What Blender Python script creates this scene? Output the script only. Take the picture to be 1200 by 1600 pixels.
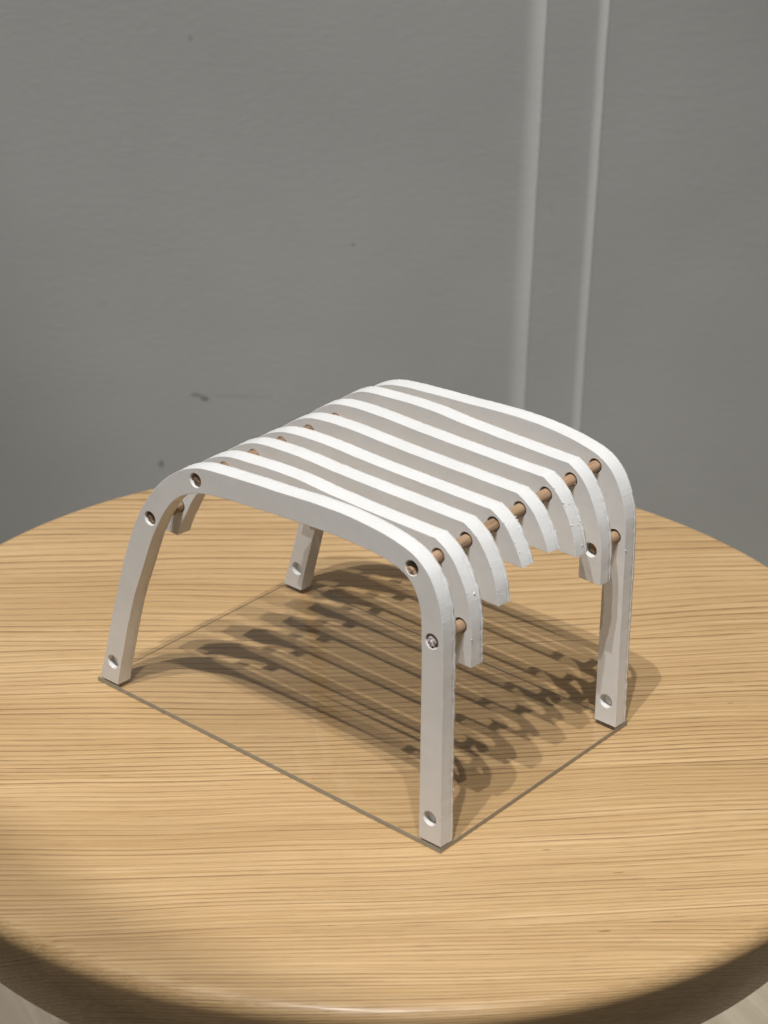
import bpy, bmesh, math, random
from mathutils import Vector, Matrix, noise

random.seed(7)
scene = bpy.context.scene
col = scene.collection
for o in list(bpy.data.objects):
    bpy.data.objects.remove(o)

# ------------------------------------------------------------------ camera
CAM = Vector((0.50672, -0.45047, 0.39901))
R = Vector((0.76182, 0.64737, 0.02324))
U = Vector((-0.30146, 0.32255, 0.89726))
F = Vector((-0.57337, 0.69056, -0.44088))
cd = bpy.data.cameras.new("camera")
cam = bpy.data.objects.new("camera", cd)
col.objects.link(cam)
m = Matrix((R, U, -F)).transposed().to_4x4()
m.translation = CAM
cam.matrix_world = m
cd.sensor_fit = 'VERTICAL'
cd.sensor_height = 36.0
cd.lens = 3324.3 / 1600 * 36.0
cd.clip_start = 0.01
cd.clip_end = 50
cd.dof.use_dof = True
cd.dof.focus_distance = 0.745
cd.dof.aperture_fstop = 24
scene.camera = cam

# ------------------------------------------------------------------ world and lamps
YAW = -0.69294
FH = Vector((math.sin(YAW), math.cos(YAW), 0))     # horizontal, away from the camera
RH = Vector((math.cos(YAW), -math.sin(YAW), 0))    # horizontal, to the right
T = Vector((0.07206, 0.07215, 0))                  # table centre
world = bpy.data.worlds.new("World")
scene.world = world
world.use_nodes = True
bg = world.node_tree.nodes["Background"]
bg.inputs[0].default_value = (1.0, 0.98, 0.95, 1)
bg.inputs[1].default_value = 0.042


def spot(name, loc, target, watts, size_deg, blend, radius, colr):
    l = bpy.data.lights.new(name, 'SPOT')
    l.energy = watts
    l.spot_size = math.radians(size_deg)
    l.spot_blend = blend
    l.shadow_soft_size = radius
    l.color = colr
    o = bpy.data.objects.new(name, l)
    col.objects.link(o)
    o.location = loc
    o.rotation_euler = (Vector(target) - Vector(loc)).to_track_quat('-Z', 'Y').to_euler()
    return o


MC = Vector((0.08, 0.052, 0.05))
# three lamps along one ceiling track, in front of the table
spot("track_spot", MC + Vector((0.334, -0.324, 1)) * 2.2, MC, 70, 44, 1.0, 0.012, (1.0, 0.99, 0.975))
spot("track_spot", MC + Vector((0.204, -0.360, 1)) * 2.2, MC, 102, 44, 1.0, 0.012, (1.0, 0.99, 0.975))
spot("track_spot", MC + Vector((0.104, -0.405, 1)) * 2.2, (0.088, 0.231, 0.0), 104, 14, 0.02, 0.012, (1.0, 0.99, 0.98))
# lamp far to the left that grazes the wall
spot("wall_spot", T + FH * 0.25 - RH * 1.2 + Vector((0, 0, 1.9)), T + FH * 0.68 + RH * -0.06 + Vector((0, 0, 0.08)),
     185, 20, 0.8, 0.04, (1.0, 0.98, 0.95))
# fill light added overhead for ambient light, not a real panel
al = bpy.data.lights.new("overhead_fill", 'AREA')
al.shape = 'RECTANGLE'
al.size = 1.6
al.size_y = 1.2
al.energy = 8
al.color = (1.0, 0.97, 0.93)
ao = bpy.data.objects.new("overhead_fill", al)
col.objects.link(ao)
ao.location = T - FH * 0.3 + Vector((0, 0, 2.4))

vs = scene.view_settings
vs.view_transform = 'Standard'
vs.look = 'None'
vs.exposure = 0
vs.gamma = 1
scene.render.engine = 'CYCLES'
scene.cycles.transparent_max_bounces = 16


# ------------------------------------------------------------------ helpers
def tag(o, label=None, cat=None, group=None, kind=None):
    if label: o["label"] = label
    if cat: o["category"] = cat
    if group: o["group"] = group
    if kind: o["kind"] = kind
    return o


def link_mesh(name, me, mat, parent=None):
    o = bpy.data.objects.new(name, me)
    if mat is not None:
        me.materials.append(mat)
    col.objects.link(o)
    if parent is not None:
        o.parent = parent
    return o


def finish(bm, name, angle=30, flat_y=False):
    bmesh.ops.recalc_face_normals(bm, faces=bm.faces)
    me = bpy.data.meshes.new(name)
    bm.to_mesh(me)
    bm.free()
    for p in me.polygons:
        p.use_smooth = True
    me.set_sharp_from_angle(angle=math.radians(angle))
    if flat_y:
        caps = [p for p in me.polygons if abs(p.normal.y) > 0.999]
        sharp = {k for p in caps for k in p.edge_keys}
        for e in me.edges:
            if e.key in sharp:
                e.use_edge_sharp = True
        for p in caps:
            p.use_smooth = False
    return me


class NT:
    """small node-graph writer"""
    def __init__(self, name):
        self.mat = bpy.data.materials.new(name)
        self.mat.use_nodes = True
        self.t = self.mat.node_tree
        self.n = self.t.nodes
        self.b = self.n["Principled BSDF"]

    def new(self, typ, **kw):
        n = self.n.new(typ)
        for k, v in kw.items():
            setattr(n, k, v)
        return n

    def put(self, sock, val):
        if isinstance(val, bpy.types.NodeSocket):
            self.t.links.new(val, sock)
        else:
            sock.default_value = val

    def math(self, op, a, b=0.0, c=0.0, clamp=False):
        n = self.new('ShaderNodeMath', operation=op, use_clamp=clamp)
        self.put(n.inputs[0], a); self.put(n.inputs[1], b); self.put(n.inputs[2], c)
        return n.outputs[0]

    def maprange(self, v, a, b, c=0.0, d=1.0, smooth=False):
        n = self.new('ShaderNodeMapRange')
        n.interpolation_type = 'SMOOTHSTEP' if smooth else 'LINEAR'
        self.put(n.inputs[0], v)
        for i, x in enumerate((a, b, c, d)):
            self.put(n.inputs[i + 1], x)
        return n.outputs[0]

    def comb(self, x, y, z):
        n = self.new('ShaderNodeCombineXYZ')
        for i, a in enumerate((x, y, z)):
            self.put(n.inputs[i], a)
        return n.outputs[0]

    def sep(self, v):
        n = self.new('ShaderNodeSeparateXYZ')
        self.put(n.inputs[0], v)
        return n.outputs

    def noise(self, vec, scale=1.0, detail=2.0, rough=0.5, dist=0.0):
        n = self.new('ShaderNodeTexNoise')
        self.put(n.inputs['Vector'], vec)
        n.inputs['Scale'].default_value = scale
        n.inputs['Detail'].default_value = detail
        n.inputs['Roughness'].default_value = rough
        n.inputs['Distortion'].default_value = dist
        return n.outputs[0]

    def mix(self, f, a, b, blend='MIX'):
        n = self.new('ShaderNodeMix', data_type='RGBA', blend_type=blend)
        self.put(n.inputs[0], f); self.put(n.inputs[6], a); self.put(n.inputs[7], b)
        return n.outputs[2]

    def ramp(self, f, stops):
        n = self.new('ShaderNodeValToRGB')
        e = n.color_ramp.elements
        while len(e) < len(stops):
            e.new(0.5)
        for el, (p, c) in zip(e, stops):
            el.position = p
            el.color = (*c, 1)
        self.put(n.inputs[0], f)
        return n.outputs[0]

    def bump(self, h, strength, dist, normal=None):
        n = self.new('ShaderNodeBump')
        n.inputs['Strength'].default_value = strength
        n.inputs['Distance'].default_value = dist
        self.put(n.inputs['Height'], h)
        if normal is not None:
            self.put(n.inputs['Normal'], normal)
        return n.outputs[0]

    def obj(self):
        return self.new('ShaderNodeTexCoord').outputs['Object']


def mul(v, s):
    return tuple(a * s for a in v)


# ------------------------------------------------------------------ materials
def mat_print():
    g = NT("white_print_plastic")
    co = g.obj()
    x, y, z = g.sep(co)
    blot = g.noise(co, 60, 3, 0.6)
    colr = g.mix(g.maprange(blot, 0.3, 0.7), (0.685, 0.68, 0.663, 1), (0.725, 0.722, 0.71, 1))
    speck = g.maprange(g.noise(co, 420, 2, 0.5), 0.70, 0.76)
    colr = g.mix(g.math('MULTIPLY', speck, 0.25), colr, (0.55, 0.50, 0.44, 1))
    g.put(g.b.inputs['Base Color'], colr)
    g.put(g.b.inputs['Roughness'], g.maprange(g.noise(co, 150, 3), 0.3, 0.7, 0.36, 0.52))
    g.b.inputs['Specular IOR Level'].default_value = 0.42
    # layers stack through the rib's thickness, tool paths run diagonally on its face
    lay = g.math('SINE', g.math('MULTIPLY', y, 2 * math.pi / 0.0006))
    diag = g.math('SINE', g.math('MULTIPLY', g.math('ADD', x, g.math('MULTIPLY', z, 1.0)), 2 * math.pi / 0.0011))
    n1 = g.noise(co, 900, 2, 0.6)
    n2 = g.noise(co, 220, 3, 0.55)
    h = g.math('ADD', g.math('MULTIPLY', lay, 0.05), g.math('MULTIPLY', diag, 0.045))
    h = g.math('ADD', h, g.math('MULTIPLY', n1, 0.35))
    h = g.math('ADD', h, g.math('MULTIPLY', n2, 0.9))
    g.put(g.b.inputs['Normal'], g.bump(h, 0.35, 0.0003))
    return g.mat


def mat_table():
    g = NT("ash_wood")
    rnd = g.new('ShaderNodeObjectInfo').outputs['Random']
    x, y, z = g.sep(g.obj())
    off = g.math('MULTIPLY', rnd, 9.0)
    x = g.math('ADD', x, off)
    # growth rings: across the board, leaning through its thickness, wandering along it
    tilt = g.math('MULTIPLY', g.math('SUBTRACT', rnd, 0.5), 1.6)
    z = g.math('SUBTRACT', z, 0.468)
    zz = g.math('MULTIPLY', z, g.math('ADD', 0.9, tilt))
    w = g.math('ADD', y, zz)
    wob = g.noise(g.comb(g.math('MULTIPLY', x, 3.4), g.math('MULTIPLY', w, 7.0), rnd), 1.0, 2, 0.5)
    wob2 = g.noise(g.comb(g.math('MULTIPLY', x, 22.0), g.math('MULTIPLY', w, 60.0), rnd), 1.0, 2, 0.5)
    w = g.math('ADD', w, g.math('MULTIPLY', g.math('SUBTRACT', wob, 0.5), 0.030))
    w = g.math('ADD', w, g.math('MULTIPLY', g.math('SUBTRACT', wob2, 0.5), 0.0010))
    vary = g.noise(g.comb(g.math('MULTIPLY', w, 24.0), rnd, g.math('MULTIPLY', x, 0.6)), 1.0, 1, 0.5)
    lg = g.math('LOGARITHM', g.math('ADD', 1.0, g.math('MULTIPLY', w, 2.9)), math.e)
    p = g.math('ADD', g.math('MULTIPLY', lg, 98.0), g.math('MULTIPLY', vary, 5.0))
    fr = g.math('FRACT', p)
    cell = g.math('FLOOR', p)
    wn = g.new('ShaderNodeTexWhiteNoise', noise_dimensions='1D')
    g.put(wn.inputs['W'], g.math('ADD', cell, g.math('MULTIPLY', rnd, 50)))
    ringamt = g.maprange(wn.outputs['Value'], 0, 1, 0.40, 1.0)
    late = g.ramp(fr, [(0.0, (0, 0, 0)), (0.40, (0.03, 0.03, 0.03)), (0.60, (0.20, 0.20, 0.20)), (0.78, (1, 1, 1)), (0.90, (0.9, 0.9, 0.9)), (0.96, (0, 0, 0))])
    brk = g.noise(g.comb(g.math('MULTIPLY', x, 38.0), g.math('MULTIPLY', cell, 3.7), rnd), 1.0, 3, 0.6)
    late = g.math('MULTIPLY', g.math('MULTIPLY', late, ringamt), g.maprange(brk, 0.30, 0.60, 0.40, 1.0))
    # fine fibre streaks and open pores
    fib = g.noise(g.comb(g.math('MULTIPLY', x, 14.0), g.math('MULTIPLY', w, 1000.0), g.math('MULTIPLY', z, 700)), 1.0, 3, 0.6)
    pore = g.noise(g.comb(g.math('MULTIPLY', x, 110.0), g.math('MULTIPLY', w, 2300.0), g.math('MULTIPLY', z, 1800)), 1.0, 1, 0.5)
    pore = g.maprange(pore, 0.60, 0.70)
    pore = g.math('MULTIPLY', pore, g.math('ADD', 0.25, g.math('MULTIPLY', late, 0.75)))
    broad = g.noise(g.comb(g.math('MULTIPLY', x, 4.0), g.math('MULTIPLY', w, 34.0), rnd), 1.0, 2, 0.5)
    base = g.mix(g.maprange(broad, 0.3, 0.7), (0.52, 0.338, 0.158, 1), (0.655, 0.447, 0.230, 1))
    base = g.mix(g.math('MULTIPLY', late, 0.95), base, (0.225, 0.120, 0.047, 1))
    base = g.mix(g.math('MULTIPLY', g.maprange(fib, 0.44, 0.68), 0.6), base, (0.40, 0.235, 0.098, 1))
    base = g.mix(g.math('MULTIPLY', g.maprange(fib, 0.45, 0.25), 0.30), base, (0.84, 0.635, 0.385, 1))
    base = g.mix(g.math('MULTIPLY', pore, 0.7), base, (0.20, 0.105, 0.040, 1))
    blem = g.maprange(g.noise(g.comb(g.math('MULTIPLY', x, 90), g.math('MULTIPLY', y, 420), rnd), 1.0, 1, 0.5), 0.80, 0.84)
    base = g.mix(g.math('MULTIPLY', blem, 0.8), base, (0.10, 0.05, 0.02, 1))
    g.put(g.b.inputs['Base Color'], base)
    g.put(g.b.inputs['Roughness'], g.math('ADD', 0.36, g.math('MULTIPLY', fib, 0.22)))
    g.b.inputs['Specular IOR Level'].default_value = 0.45
    g.b.inputs['Coat Weight'].default_value = 0.22
    g.b.inputs['Coat Roughness'].default_value = 0.22
    h = g.math('SUBTRACT', g.math('MULTIPLY', fib, 0.6), g.math('ADD', g.math('MULTIPLY', late, 0.8), pore))
    g.put(g.b.inputs['Normal'], g.bump(h, 0.55, 0.00022))
    return g.mat


def mat_dowel(name="dowel_wood", k=1.0):
    g = NT(name)
    co = g.obj()
    x, y, z = g.sep(co)
    fib = g.noise(g.comb(g.math('MULTIPLY', x, 1500), g.math('MULTIPLY', y, 70), g.math('MULTIPLY', z, 1500)), 1.0, 3, 0.6)
    blot = g.noise(co, 120, 2)
    c = g.mix(g.maprange(fib, 0.3, 0.7), (0.22 * k, 0.135 * k, 0.075 * k, 1), (0.46 * k, 0.315 * k, 0.19 * k, 1))
    c = g.mix(g.math('MULTIPLY', g.maprange(blot, 0.45, 0.7), 0.4), c, (0.50, 0.28, 0.18, 1))
    g.put(g.b.inputs['Base Color'], c)
    g.b.inputs['Roughness'].default_value = 0.6
    g.put(g.b.inputs['Normal'], g.bump(fib, 0.5, 0.0002))
    return g.mat


def mat_simple(name, c, rough, nscale=200, amount=0.15, bump=0.3):
    g = NT(name)
    co = g.obj()
    n = g.noise(co, nscale, 3, 0.6)
    g.put(g.b.inputs['Base Color'], g.mix(g.maprange(n, 0.3, 0.7), (*mul(c, 1 - amount), 1), (*mul(c, 1 + amount), 1)))
    g.b.inputs['Roughness'].default_value = rough
    g.put(g.b.inputs['Normal'], g.bump(n, bump, 0.0003))
    return g.mat


def mat_sheet(name, tint, edge):
    """clear acrylic: light passes straight through a thin sheet, with a Fresnel reflection on top"""
    g = NT(name)
    g.n.remove(g.b)
    tr = g.new('ShaderNodeBsdfTransparent')
    gl = g.new('ShaderNodeBsdfGlossy')
    gl.inputs['Roughness'].default_value = 0.25 if edge else 0.03
    fr = g.new('ShaderNodeFresnel')
    bf = g.new('ShaderNodeNewGeometry').outputs['Backfacing']
    g.put(fr.inputs['IOR'], g.maprange(bf, 0, 1, 1.49, 1 / 1.49))
    g.put(tr.inputs[0], g.mix(bf, (*tint, 1), (0.90, 0.89, 0.86, 1)) if edge else (*tint, 1))
    mx = g.new('ShaderNodeMixShader')
    if edge:
        df = g.new('ShaderNodeBsdfDiffuse')
        df.inputs[0].default_value = (0.33, 0.315, 0.26, 1)
        m2 = g.new('ShaderNodeMixShader')
        g.put(m2.inputs[0], g.maprange(bf, 0, 1, 0.85, 0.06))
        g.t.links.new(tr.outputs[0], m2.inputs[1])
        g.t.links.new(df.outputs[0], m2.inputs[2])
        body = m2.outputs[0]
    else:
        body = tr.outputs[0]
    g.put(mx.inputs[0], g.math('MULTIPLY', fr.outputs[0], g.maprange(bf, 0, 1, 1.0, 0.3)))
    g.t.links.new(body, mx.inputs[1])
    g.t.links.new(gl.outputs[0], mx.inputs[2])
    g.t.links.new(mx.outputs[0], g.n["Material Output"].inputs[0])
    return g.mat


def mat_wall():
    g = NT("grey_wall_paint")
    co = g.obj()                       # local x along the wall, z up, y towards the room's far side
    x, y, z = g.sep(co)
    n = g.noise(co, 5.0, 3, 0.5)
    base = g.mix(g.maprange(n, 0.3, 0.7), (0.375, 0.379, 0.370, 1), (0.425, 0.429, 0.420, 1))
    # scuffs: (x, z, half width, half height, strength)
    tot = None
    wob = g.noise(co, 160, 3, 0.6)
    for sx, sz, a, b, k in ((-0.1195, -0.1268, .0050, .0014, .45), (-0.1140, -0.1292, .0036, .0019, .62), (-0.1422, -0.175, .0022, .0032, .55),
                            (-0.1192, 0.0982, .0012, .0018, .32), (-0.0223, -0.0252, .0013, .0013, .40), (-0.176, -0.0675, .0020, .0012, .15),
                            (-0.09, -0.1268, .022, .0012, .16), (0.096, 0.002, .0012, .003, .12)):
        sx, sz, a, b = sx * 1.081, 0.399 + (sz - 0.399) * 1.081, a * 1.08, b * 1.08
        dx = g.math('DIVIDE', g.math('SUBTRACT', x, sx), a)
        dz = g.math('DIVIDE', g.math('SUBTRACT', z, sz), b)
        d = g.math('ADD', g.math('MULTIPLY', dx, dx), g.math('MULTIPLY', dz, dz))
        d = g.math('ADD', g.math('SQRT', d), g.math('MULTIPLY', g.math('SUBTRACT', wob, 0.5), 1.2))
        s = g.math('MULTIPLY', g.maprange(d, 1.15, 0.45, 0, 1, True), k)
        tot = s if tot is None else g.math('MAXIMUM', tot, s)
    base = g.mix(tot, base, (0.10, 0.095, 0.085, 1))
    g.put(g.b.inputs['Base Color'], base)
    g.b.inputs['Roughness'].default_value = 0.55
    g.b.inputs['Specular IOR Level'].default_value = 0.35
    st = g.noise(g.comb(g.math('MULTIPLY', x, 120), g.math('MULTIPLY', y, 120), g.math('MULTIPLY', z, 260)), 1.0, 4, 0.55)
    fl = g.maprange(g.noise(g.comb(g.math('MULTIPLY', x, 55), y, g.math('MULTIPLY', z, 110)), 1.0, 2, 0.5, 0.6), 0.62, 0.78)
    big = g.noise(co, 9, 2, 0.5)
    h = g.math('ADD', g.math('MULTIPLY', st, 0.5), g.math('MULTIPLY', fl, 0.16))
    h = g.math('ADD', h, g.math('MULTIPLY', big, 1.6))
    g.put(g.b.inputs['Normal'], g.bump(h, 0.24, 0.0012))
    return g.mat


def mat_floor():
    g = NT("pale_wood_floor")
    x, y, z = g.sep(g.obj())
    w = g.math('ADD', y, g.math('MULTIPLY', g.noise(g.comb(g.math('MULTIPLY', x, 2), g.math('MULTIPLY', y, 7), 0.0), 1.0, 2), 0.06))
    band = g.noise(g.comb(g.math('MULTIPLY', x, 3), g.math('MULTIPLY', w, 75), 0.0), 1.0, 3, 0.6)
    fine = g.noise(g.comb(g.math('MULTIPLY', x, 12), g.math('MULTIPLY', w, 420), 0.0), 1.0, 3, 0.6)
    c = g.mix(g.maprange(band, 0.3, 0.7), (0.36, 0.30, 0.215, 1), (0.50, 0.43, 0.33, 1))
    c = g.mix(g.math('MULTIPLY', g.maprange(fine, 0.45, 0.7), 0.4), c, (0.34, 0.27, 0.19, 1))
    g.put(g.b.inputs['Base Color'], c)
    g.b.inputs['Roughness'].default_value = 0.5
    g.put(g.b.inputs['Normal'], g.bump(fine, 0.3, 0.0003))
    return g.mat


M_PRINT = mat_print()
M_TABLE = mat_table()
M_DOWEL = mat_dowel()
M_DARK_DOWEL = mat_dowel("dark_dowel_wood", 0.62)  # same dowel wood in a darker tone
M_GLUE = mat_simple("dried_glue", (0.50, 0.44, 0.43), 0.25, 900, 0.35, 0.8)
M_FACE = mat_sheet("clear_acrylic_face", (0.985, 0.985, 0.98), False)
M_EDGE = mat_sheet("clear_acrylic_edge", (0.60, 0.57, 0.50), True)
M_WALL = mat_wall()
M_FLOOR = mat_floor()

# ------------------------------------------------------------------ setting: wall and floor
TABLE_Z = -0.002
FLOOR_Z = -0.47
rotz = math.atan2(RH.y, RH.x)


def wall_profile():
    """plan of the wall: x along it, y = depth (negative comes towards the room); two coved steps"""
    pts = [(-3.0, 0.0), (0.0, 0.0), (0.07, 0.0)]
    def step(x_edge, y0, width, rise, nseg, ex):
        out = []
        for i in range(nseg + 1):
            t = i / nseg
            out.append((x_edge - width * (1 - t), y0 - rise * t ** ex))
        return out
    pts += step(0.0865, 0.0, 0.0125, 0.0060, 16, 2.8)
    pts += [(0.0868, -0.0058), (0.0880, -0.0058), (0.1000, -0.0058)]
    pts += step(0.1218, -0.0058, 0.0062, 0.0046, 12, 2.6)
    pts += [(0.1221, -0.0102), (0.1235, -0.0102), (0.15, -0.0102), (3.0, -0.0102)]
    return [(x * 1.081, y * 1.081) for x, y in pts]


bm = bmesh.new()
prof = wall_profile()
zs = [FLOOR_Z] + [-0.4 + 0.012 * i for i in range(56)] + [2.6]
rows = []
for z in zs:
    row = []
    for i, (px, py) in enumerate(prof):
        jx = 0.0
        if 0.075 < px < 0.14:
            jx = 0.00022 * noise.noise(Vector((px * 40, z * 30, 1.3))) + 0.00022 * noise.noise(Vector((1.0, z * 140, 4.3)))
        row.append(bm.verts.new((px + jx, py, z)))
    rows.append(row)
for a, b in zip(rows, rows[1:]):
    for i in range(len(prof) - 1):
        bm.faces.new((a[i], a[i + 1], b[i + 1], b[i]))
me = finish(bm, "wall", 20)
wall = link_mesh("wall", me, M_WALL)
wall.location = T + FH * 0.65
wall.rotation_euler = (0, 0, rotz)
tag(wall, "grey painted wall with two shallow vertical steps behind the table", kind="structure")

bm = bmesh.new()
vsq = [bm.verts.new(p) for p in ((-3, -3, 0), (3, -3, 0), (3, 3, 0), (-3, 3, 0))]
bm.faces.new(vsq)
fl = link_mesh("floor", finish(bm, "floor"), M_FLOOR)
fl.location = (T.x, T.y, FLOOR_Z)
fl.rotation_euler = (0, 0, rotz + math.radians(118))
tag(fl, "pale wooden floor seen below the round table", kind="structure")

# ------------------------------------------------------------------ round table
GRAIN = math.radians(45)
table = bpy.data.objects.new("round_table", None)
col.objects.link(table)
table.location = (T.x - FH.x * 0.0025, T.y - FH.y * 0.0025, FLOOR_Z)
table.rotation_euler = (0, 0, GRAIN)
tag(table, "round pale ash wood table with thick rounded rim under the white model", "table")
TR = 0.1893
TOPZ = TABLE_Z - FLOOR_Z
rim = []
rr = 0.0052
for i in range(9):
    a = math.radians(90 - i * 13.8)
    rim.append((TR - rr + rr * math.cos(a), TOPZ - rr + rr * math.sin(a)))
rim += [(TR - 0.0042, TOPZ - 0.021), (TR - 0.0112, TOPZ - 0.0375), (TR - 0.0125, TOPZ - 0.0398), (TR - 0.0150, TOPZ - 0.0416), (TR - 0.020, TOPZ - 0.0422)]
seams = [-0.1500, -0.062, 0.028, 0.118]
bounds = [-1.0] + seams + [1.0]
NSEG = 256


def lathe(bm, prof, n):
    rings = []
    for r, z in prof:
        rings.append([bm.verts.new((r * math.cos(2 * math.pi * k / n), r * math.sin(2 * math.pi * k / n), z)) for k in range(n)])
    for a, b in zip(rings, rings[1:]):
        for k in range(n):
            bm.faces.new((a[k], a[(k + 1) % n], b[(k + 1) % n], b[k]))
    bm.faces.new(rings[0])
    bm.faces.new(list(reversed(rings[-1])))


for k in range(len(bounds) - 1):
    bm = bmesh.new()
    lathe(bm, rim, NSEG)
    for v0, sgn in ((bounds[k] + 0.00004, 1), (bounds[k + 1] - 0.00004, -1)):
        if abs(v0) > 0.9:
            continue
        g = bm.verts[:] + bm.edges[:] + bm.faces[:]
        bmesh.ops.bisect_plane(bm, geom=g, plane_co=(0, v0, 0), plane_no=(0, sgn, 0), clear_inner=True)
        ed = [e for e in bm.edges if e.is_boundary]
        bmesh.ops.holes_fill(bm, edges=ed, sides=0)
    p = link_mesh("plank", finish(bm, "plank", 35), M_TABLE, table)
for k in range(3):
    a = math.radians(30 + 120 * k)
    bm = bmesh.new()
    bmesh.ops.create_cone(bm, segments=24, cap_ends=True, radius1=0.013, radius2=0.018, depth=TOPZ - 0.0424)
    bmesh.ops.translate(bm, verts=bm.verts, vec=(0.1 * math.cos(a), 0.1 * math.sin(a), (TOPZ - 0.0424) / 2))
    link_mesh("leg", finish(bm, "table_leg", 40), M_TABLE, table)

# ------------------------------------------------------------------ the slatted stool model
D = 0.09849
S = D / 7
TH = 0.0062
stool = bpy.data.objects.new("slatted_stool_model", None)
col.objects.link(stool)
stool.location = (0.08, 0.052, 0)
tag(stool, "small white printed model of a slatted stool with wooden dowels on a clear sheet", "scale model")
INV = Vector((0.08, 0.052, 0))

FR_OUT = [(0, 0), (3.8, 13), (7.8, 29), (12.2, 44), (15.8, 56), (20.3, 68), (23.4, 74.3), (26.7, 79.9), (30.8, 85.7), (35.6, 90.8),
          (40.9, 95.1), (45.5, 97.9), (50.5, 100.0), (55.5, 101.2), (62, 101.9), (70, 102.5), (79, 103.2), (88, 103.7), (97, 104.4),
          (106, 105), (114, 105.2), (122, 105.0), (131, 104.2), (138, 103.0), (143.5, 101.5), (147.8, 99.2), (151, 96.3), (153.6, 92.3),
          (155.6, 87.6), (156.9, 82.5), (157.6, 76.5), (158.2, 62.8), (159, 31), (160, 0)]
FR_IN = [(9.3, 0), (11.5, 10), (13.8, 19), (15.7, 27), (19.5, 40), (23.5, 51), (27.6, 62.2), (29.7, 67.4), (32.5, 72.9), (35.2, 77.9),
         (39, 83.1), (43.2, 86.9), (48.3, 89.7), (52.3, 91.2), (57.3, 92.3), (69, 93.7), (83.4, 94.8), (97.4, 95.8), (105, 96.2),
         (114, 96.5), (122.7, 96.4), (131.4, 95.8), (137.5, 94.7), (141.4, 93.2), (144.1, 91.1), (146.3, 88), (148, 83.6),
         (148.8, 77.9), (149.1, 72), (149.6, 59), (150.9, 0)]
LEFT_OUT = [(15.8, 56), (20.3, 68), (23.4, 74.3), (26.7, 79.9), (30.8, 85.7), (35.6, 90.8), (40.9, 95.1), (45.5, 97.9), (50.5, 99.9), (55.5, 100.8)]
LEFT_IN = [(25.3, 56), (27.6, 62.2), (29.7, 67.4), (32.5, 72.9), (35.2, 77.9), (39, 83.1), (43.2, 86.9), (48.3, 89.7), (52.3, 91.0), (57.3, 91.9)]
RIGHT_OUT = [(142, 100.8), (145.6, 98.8), (149.1, 95.8), (151.9, 91.8), (154.1, 87.8), (155.9, 83.4), (157.0, 78.4), (157.7, 73.0), (158.0, 66), (158.3, 56)]
RIGHT_IN = [(137.5, 92.0), (140.2, 90.6), (142.6, 88.4), (144.8, 85.6), (146.4, 82.4), (147.6, 78.8), (148.4, 74.6), (148.9, 70.0), (149.1, 64), (149.4, 56)]


def catmull(pts, step):
    P = [Vector(p) for p in pts]
    P = [2 * P[0] - P[1]] + P + [2 * P[-1] - P[-2]]
    out = []
    for i in range(1, len(P) - 2):
        n = max(1, int((P[i + 1] - P[i]).length / step))
        for k in range(n):
            t = k / n
            a, b, c, d = P[i - 1], P[i], P[i + 1], P[i + 2]
            out.append(0.5 * ((2 * b) + (c - a) * t + (2 * a - 5 * b + 4 * c - d) * t * t + (3 * b - a - 3 * c + d) * t ** 3))
    out.append(P[-2].copy())
    return out


def clip_low(pts, zc):
    """cut a polyline (both ends low) at height zc"""
    out = []
    for i in range(len(pts)):
        a = pts[i]
        if a.y >= zc:
            if i > 0 and pts[i - 1].y < zc:
                b = pts[i - 1]
                out.append(b.lerp(a, (zc - b.y) / (a.y - b.y)))
            out.append(a)
        elif i > 0 and pts[i - 1].y >= zc:
            b = pts[i - 1]
            out.append(b.lerp(a, (b.y - zc) / (b.y - a.y)))
    return out


RIGHT_IN_FULL = [(136.2, 91.4), (138.2, 89.8), (140.2, 87.4), (142.0, 84.6), (143.8, 81.2), (145.2, 77.6), (146.6, 73.6), (147.6, 69.5), (148.4, 64), (149.2, 56)]


def slat_curves(mid, dz, zl, zr):
    """outer and inner edge of a seat slat, cut level at zl on the left and zr on the right"""
    lo = [(x, z + dz * min(1, max(0, (x - 30) / 20))) for x, z in LEFT_OUT]
    ro = [(x, z + dz * max(0, (z - 80) / 20.8)) for x, z in RIGHT_OUT]
    mo = [(x, z + dz) for x, z in mid]
    o = catmull(lo + mo + [ro[0]], 1.0)[:-1] + catmull(ro, 1.0)
    li = [(x, z + dz * min(1, max(0, (x - 30) / 20))) for x, z in LEFT_IN]
    ri = [(x, z + dz * max(0, (z - 80) / 20.8)) for x, z in (RIGHT_IN_FULL if zr > 70 else RIGHT_IN)]
    mi = [(x, z + dz - 9.0) for x, z in mid if 63 < x < 131]
    n = catmull(li + mi + ri, 1.0)
    def cut(p):
        k = max(range(len(p)), key=lambda i: p[i].y)
        return [q for q in clip_low(p[:k], zl)] + [q for q in clip_low(p[k:], zr)]
    return cut(o), cut(n)


def fill_cap(bm, loops, normal):
    ed = set()
    for lp in loops:
        for i in range(len(lp)):
            a, b = lp[i], lp[(i + 1) % len(lp)]
            e = bm.edges.get((a, b)) or bm.edges.new((a, b))
            ed.add(e)
    r = bmesh.ops.triangle_fill(bm, edges=list(ed), use_beauty=True, use_dissolve=False, normal=normal)
    0 and print('CAP', len(loops), sum(map(len, loops)), sum(isinstance(x, bmesh.types.BMFace) for x in r['geom']), sum(e.is_boundary for e in ed))


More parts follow.
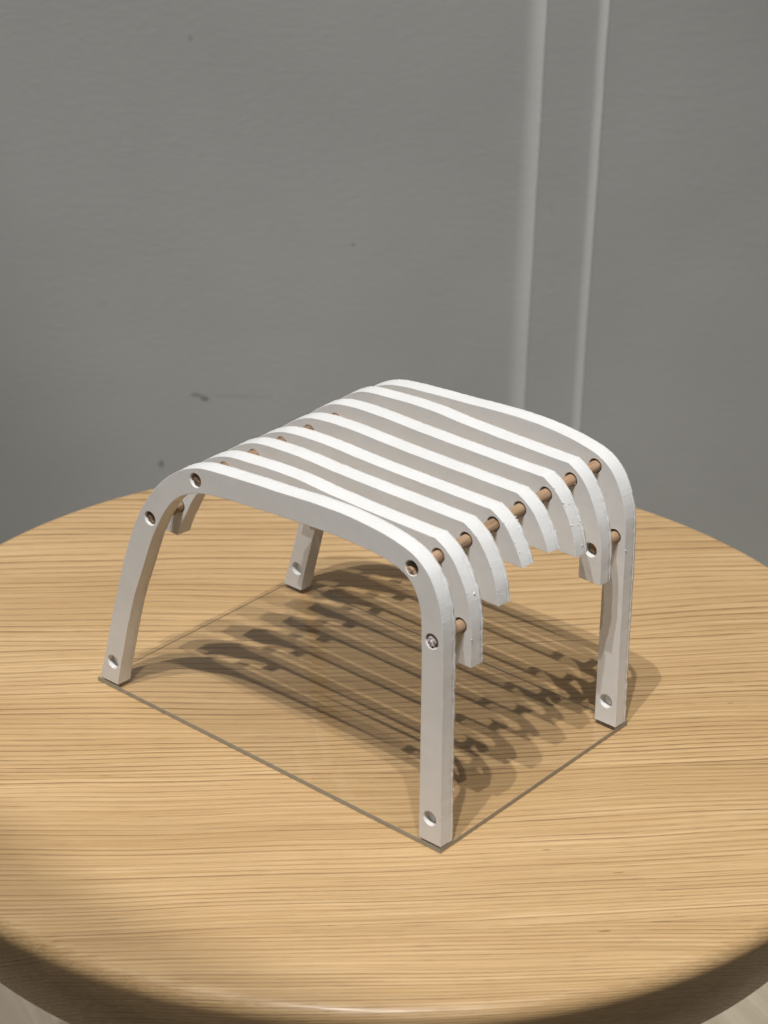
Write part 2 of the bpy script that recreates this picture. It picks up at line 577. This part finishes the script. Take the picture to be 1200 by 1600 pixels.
def make_rib(name, outer, inner, holes, y0, seed, rough_from=None, blobs=0):
    loop = [p.copy() for p in outer] + [p.copy() for p in reversed(inner)]
    # drop near-duplicate points
    cl = []
    for p in loop:
        if not cl or (p - cl[-1]).length > 0.05:
            cl.append(p)
    loop = cl
    n = len(loop)
    nor = []
    for i in range(n):
        a, b = loop[i - 1], loop[(i + 1) % n]
        t1 = (loop[i] - a).normalized()
        t2 = (b - loop[i]).normalized()
        t = (t1 + t2)
        t = t.normalized() if t.length > 1e-6 else t1
        s = max(0.5, math.sqrt(max(0.0, (1 + t1.dot(t2)) / 2)))
        nor.append(Vector((-t.y, t.x)) / s)
    area = sum(loop[i].x * loop[(i + 1) % n].y - loop[(i + 1) % n].x * loop[i].y for i in range(n))
    if area > 0:
        nor = [-v for v in nor]
    th = TH * 1000
    stations = [(0, -.16, .03), (.05, -.05, .04), (.16, 0, .05), (.60 * th, 0.0, .04), (.64 * th, .13, .06), (.76 * th, .13, .06),
                (.79 * th, -.06, .06), (.83 * th, -.04, .08), (.86 * th, .20, .09), (.97 * th, .16, .09), (th, -.02, .06)]
    bm = bmesh.new()
    rings = []
    for si, (yy, off, jit) in enumerate(stations):
        ring = []
        for i, p in enumerate(loop):
            k = jit
            if rough_from is not None and p.x > rough_from and si >= 5:
                k = jit * 2.6
            q = Vector((p.x * .8, p.y * .8, seed * 3.7 + yy * .4))
            j = k * (noise.noise(q) + 0.8 * noise.noise(q * 2.9))
            lw = 0.10 * noise.noise(Vector((p.x * .12, p.y * .12, seed)))
            pp = p + nor[i] * (off + j + lw)
            if p.y < 0.01:
                pp.y = max(pp.y, 0.0)
            ring.append(bm.verts.new((pp.x / 1000, y0 + yy / 1000, pp.y / 1000)))
        rings.append(ring)
    for a, b in zip(rings, rings[1:]):
        for i in range(n):
            bm.faces.new((a[i], a[(i + 1) % n], b[(i + 1) % n], b[i]))
    fl, bl = [rings[0]], [rings[-1]]
    NS = 28
    for hx, hz, hr, depth in holes:
        def circ(r, yy):
            out = []
            for k in range(NS):
                a = 2 * math.pi * k / NS
                r2 = r * (1 + 0.02 * noise.noise(Vector((math.cos(a) * 2, math.sin(a) * 2, seed + hx))))
                out.append(bm.verts.new(((hx + r2 * math.cos(a)) / 1000, y0 + yy / 1000, (hz + r2 * math.sin(a)) / 1000)))
            return out
        dep = depth if depth else th
        cs = [circ(hr + .20, 0), circ(hr + .06, .07), circ(hr, .22), circ(hr, dep)]
        for a, b in zip(cs, cs[1:]):
            for k in range(NS):
                bm.faces.new((a[k], b[k], b[(k + 1) % NS], a[(k + 1) % NS]))
        fl.append(cs[0])
        if depth:
            bm.faces.new(cs[-1])
        else:
            bl.append(cs[-1])
    fill_cap(bm, fl, (0, -1, 0))
    fill_cap(bm, bl, (0, 1, 0))
    rng = random.Random(seed)
    cand = [i for i in range(min(n, len(outer) - 3)) if loop[i].x > (rough_from or 147)]
    for b in range(blobs):
        i = rng.choice(cand)
        p = loop[i] + nor[i] * rng.uniform(-.15, .12)
        yy = rng.choice((rng.gauss(th * .93, .35), rng.gauss(th * .93, .35), rng.uniform(.2, th), rng.gauss(.3, .2)))
        r = rng.uniform(.10, .34)
        mt = Matrix.Translation((p.x / 1000, y0 + min(th, max(0.1, yy)) / 1000, p.y / 1000)) @ Matrix.Rotation(rng.uniform(0, 6), 4, 'Y') @ Matrix.Diagonal((r / 1000, r * rng.uniform(.5, 1.3) / 1000, r * rng.uniform(.6, 1.6) / 1000, 1))
        bmesh.ops.create_icosphere(bm, subdivisions=1, radius=1.0, matrix=mt)
    bmesh.ops.translate(bm, verts=bm.verts, vec=-INV)
    o = link_mesh(name, finish(bm, name, 32, True), M_PRINT, stool)
    return o


HR = 2.55          # dowel hole radius
UL, LL, LR = (51.0, 95.6), (28.6, 74.0), (153.2, 73.7)


def UR(i):
    return (143.3, 94.7 + (i - 2) * 0.38)


fo, fi = catmull(FR_OUT, 1.0), catmull(FR_IN, 1.0)
foot = [(7.1, 8.9, 2.6, 2.4), (155.1, 9.0, 2.6, 2.4)]
make_rib("leg_frame", fo, fi, foot + [(*UL, HR, 0), (*LL, HR, 0), (144.3, 96.1, HR, 0), (*LR, HR, 0)], 0.0, 1, 149, 8)
make_rib("leg_frame", fo, fi, foot + [(*UL, HR, 0), (*LL, HR, 0), (*UR(8), HR, 0), (*LR, HR, 0)], 7 * S, 8, 152, 4)
MID_FLAT = [(62, 101.3), (72, 101.5), (82, 101.2), (92, 100.95), (105, 100.85), (120, 100.8), (132, 100.8)]
MID_HUMP = [(62, 101.3), (72, 102.0), (79, 102.2), (85, 102.2), (90, 101.9), (98, 101.45), (110, 101.1), (122, 100.9), (132, 100.8)]
slats = {2: (MID_HUMP, -0.3, 61.9, 60.0), 3: (MID_FLAT, 0.0, 76.5, 76.2), 4: (MID_FLAT, -0.4, 84.0, 83.9), 5: (MID_FLAT, 0.35, 84.0, 84.0),
         6: (MID_FLAT, 1.3, 77.0, 77.5), 7: (MID_HUMP, 1.7, 62.0, 61.9)}
for i, (mid, dz, zl, zr) in slats.items():
    o_, n_ = slat_curves(mid, dz, zl, zr)
    hs = [(UL[0], UL[1] - 0.6, HR, 0), (*UR(i), HR, 0)]
    if i in (2, 7):
        hs += [(*LL, HR, 0), (*LR, HR, 0)]
    make_rib("slat", o_, n_, hs, (i - 1) * S, i, 149 if i in (2, 7) else 146, {2: 6, 3: 40, 4: 34, 5: 18, 6: 26, 7: 4}[i])


def make_dowel(a, b, r, seed, mat=None):
    """round stick from a to b (mm x, m y, mm z), slightly faceted, with chipped ends"""
    A = Vector((a[0] / 1000, a[1], a[2] / 1000)) - INV
    B = Vector((b[0] / 1000, b[1], b[2] / 1000)) - INV
    bm = bmesh.new()
    NS = 18
    L = (B - A).length
    nst = max(4, int(L / 0.004))
    ts = [(0.0, .80), (0.0004 / L, .97)] + [((k + .5) / nst, 1.0) for k in range(nst)] + [(1 - 0.0004 / L, .97), (1.0, .8)]
    rings = []
    for t, kk in ts:
        c = A.lerp(B, t)
        ring = []
        for k in range(NS):
            an = 2 * math.pi * k / NS
            rr = r * kk * (1 + .045 * noise.noise(Vector((math.cos(an) * 1.2, math.sin(an) * 1.2, seed * 5 + t * L * 60))))
            jy = 0.0
            if t in (0.0, 1.0):
                jy = 0.0004 * noise.noise(Vector((math.cos(an) * 3, math.sin(an) * 3, seed)))
            ring.append(bm.verts.new((c.x + rr * math.cos(an), c.y + jy, c.z + rr * math.sin(an))))
        rings.append(ring)
    for p, q in zip(rings, rings[1:]):
        for k in range(NS):
            bm.faces.new((p[k], p[(k + 1) % NS], q[(k + 1) % NS], q[k]))
    for ring, s in ((rings[0], -1), (rings[-1], 1)):
        cc = sum((v.co for v in ring), Vector()) / NS
        mid = []
        for k, v in enumerate(ring):
            m_ = v.co.lerp(cc, .5)
            m_.y += 0.0007 * noise.noise(Vector((k * .9, seed * 2.1, 3)))
            mid.append(bm.verts.new(m_))
        ctr = bm.verts.new(cc + Vector((0, 0.0003 * s, 0)))
        for k in range(NS):
            bm.faces.new((ring[k], ring[(k + 1) % NS], mid[(k + 1) % NS], mid[k]))
            bm.faces.new((mid[k], mid[(k + 1) % NS], ctr))
    return link_mesh("dowel", finish(bm, "dowel", 45), mat or M_DOWEL, stool)


RD = 0.00205
y8 = 7 * S
make_dowel((143.3, 0.0004, 94.0), (143.3, y8 + TH - .001, 97.0), RD, 1)
make_dowel((51.2, 0.0007, 95.4), (51.0, y8 + TH - .001, 95.0), 0.0023, 2, M_DARK_DOWEL)
make_dowel((28.4, 0.0009, 73.8), (28.6, S + TH - .001, 74.0), 0.0023, 3, M_DARK_DOWEL)
make_dowel((28.6, 6 * S + .002, 74.0), (28.6, y8 + TH - .001, 74.0), RD, 4)
make_dowel((153.2, 0.0018, 73.5), (153.2, S + TH - .001, 73.5), RD, 5)
make_dowel((153.2, 6 * S + .0022, 73.4), (153.2, y8 + TH - .001, 73.4), RD, 6)


def make_glue(cx_, cz_, y, w, h, seed, n=26):
    """lumpy squeezed-out glue and filament plugging a dowel hole"""
    rng = random.Random(seed)
    bm = bmesh.new()
    for k in range(n):
        a, q = rng.uniform(0, 6.28), rng.random() ** .6
        px, pz = cx_ + w * q * math.cos(a), cz_ + h * q * math.sin(a)
        r = rng.uniform(.35, .8)
        mt = Matrix.Translation((px / 1000, y + rng.uniform(-.0002, .0007), pz / 1000)) @ Matrix.Rotation(rng.uniform(0, 6), 4, 'Y') @ Matrix.Diagonal((r * rng.uniform(.5, 1) / 1000, r * .7 / 1000, r * rng.uniform(.7, 1.6) / 1000, 1))
        bmesh.ops.create_icosphere(bm, subdivisions=2, radius=1.0, matrix=mt)
    bmesh.ops.translate(bm, verts=bm.verts, vec=-INV)
    return link_mesh("glue_plug", finish(bm, "glue_plug", 60), M_GLUE, stool)


gp = make_glue(153.0, 73.7, 0.0004, 1.9, 2.2, 5)
gp["label"] = "lumpy grey glue filling the front leg's dowel hole"
make_glue(144.2, 95.4, 6 * S + 0.0001, 1.1, 1.3, 9, 10)

# clear sheet under the feet
bm = bmesh.new()
X0, X1, Y0, Y1, Z0, Z1 = -0.0008, 0.1605, -0.0006, y8 + TH + 0.0006, TABLE_Z + 0.00012, -0.00006
bmesh.ops.create_cube(bm, size=1.0, matrix=Matrix.Translation(((X0 + X1) / 2, (Y0 + Y1) / 2, (Z0 + Z1) / 2)) @ Matrix.Diagonal((X1 - X0, Y1 - Y0, Z1 - Z0, 1)))
bmesh.ops.bevel(bm, geom=bm.edges[:], offset=0.00008, segments=1, affect='EDGES')
bmesh.ops.translate(bm, verts=bm.verts, vec=-INV)
me = finish(bm, "base_plate", 20)
plate = link_mesh("base_plate", me, M_FACE, stool)
me.materials.append(M_EDGE)
for p in me.polygons:
    if abs(p.normal.z) < 0.9:
        p.material_index = 1
plate["label"] = "thin clear acrylic sheet under the four feet"
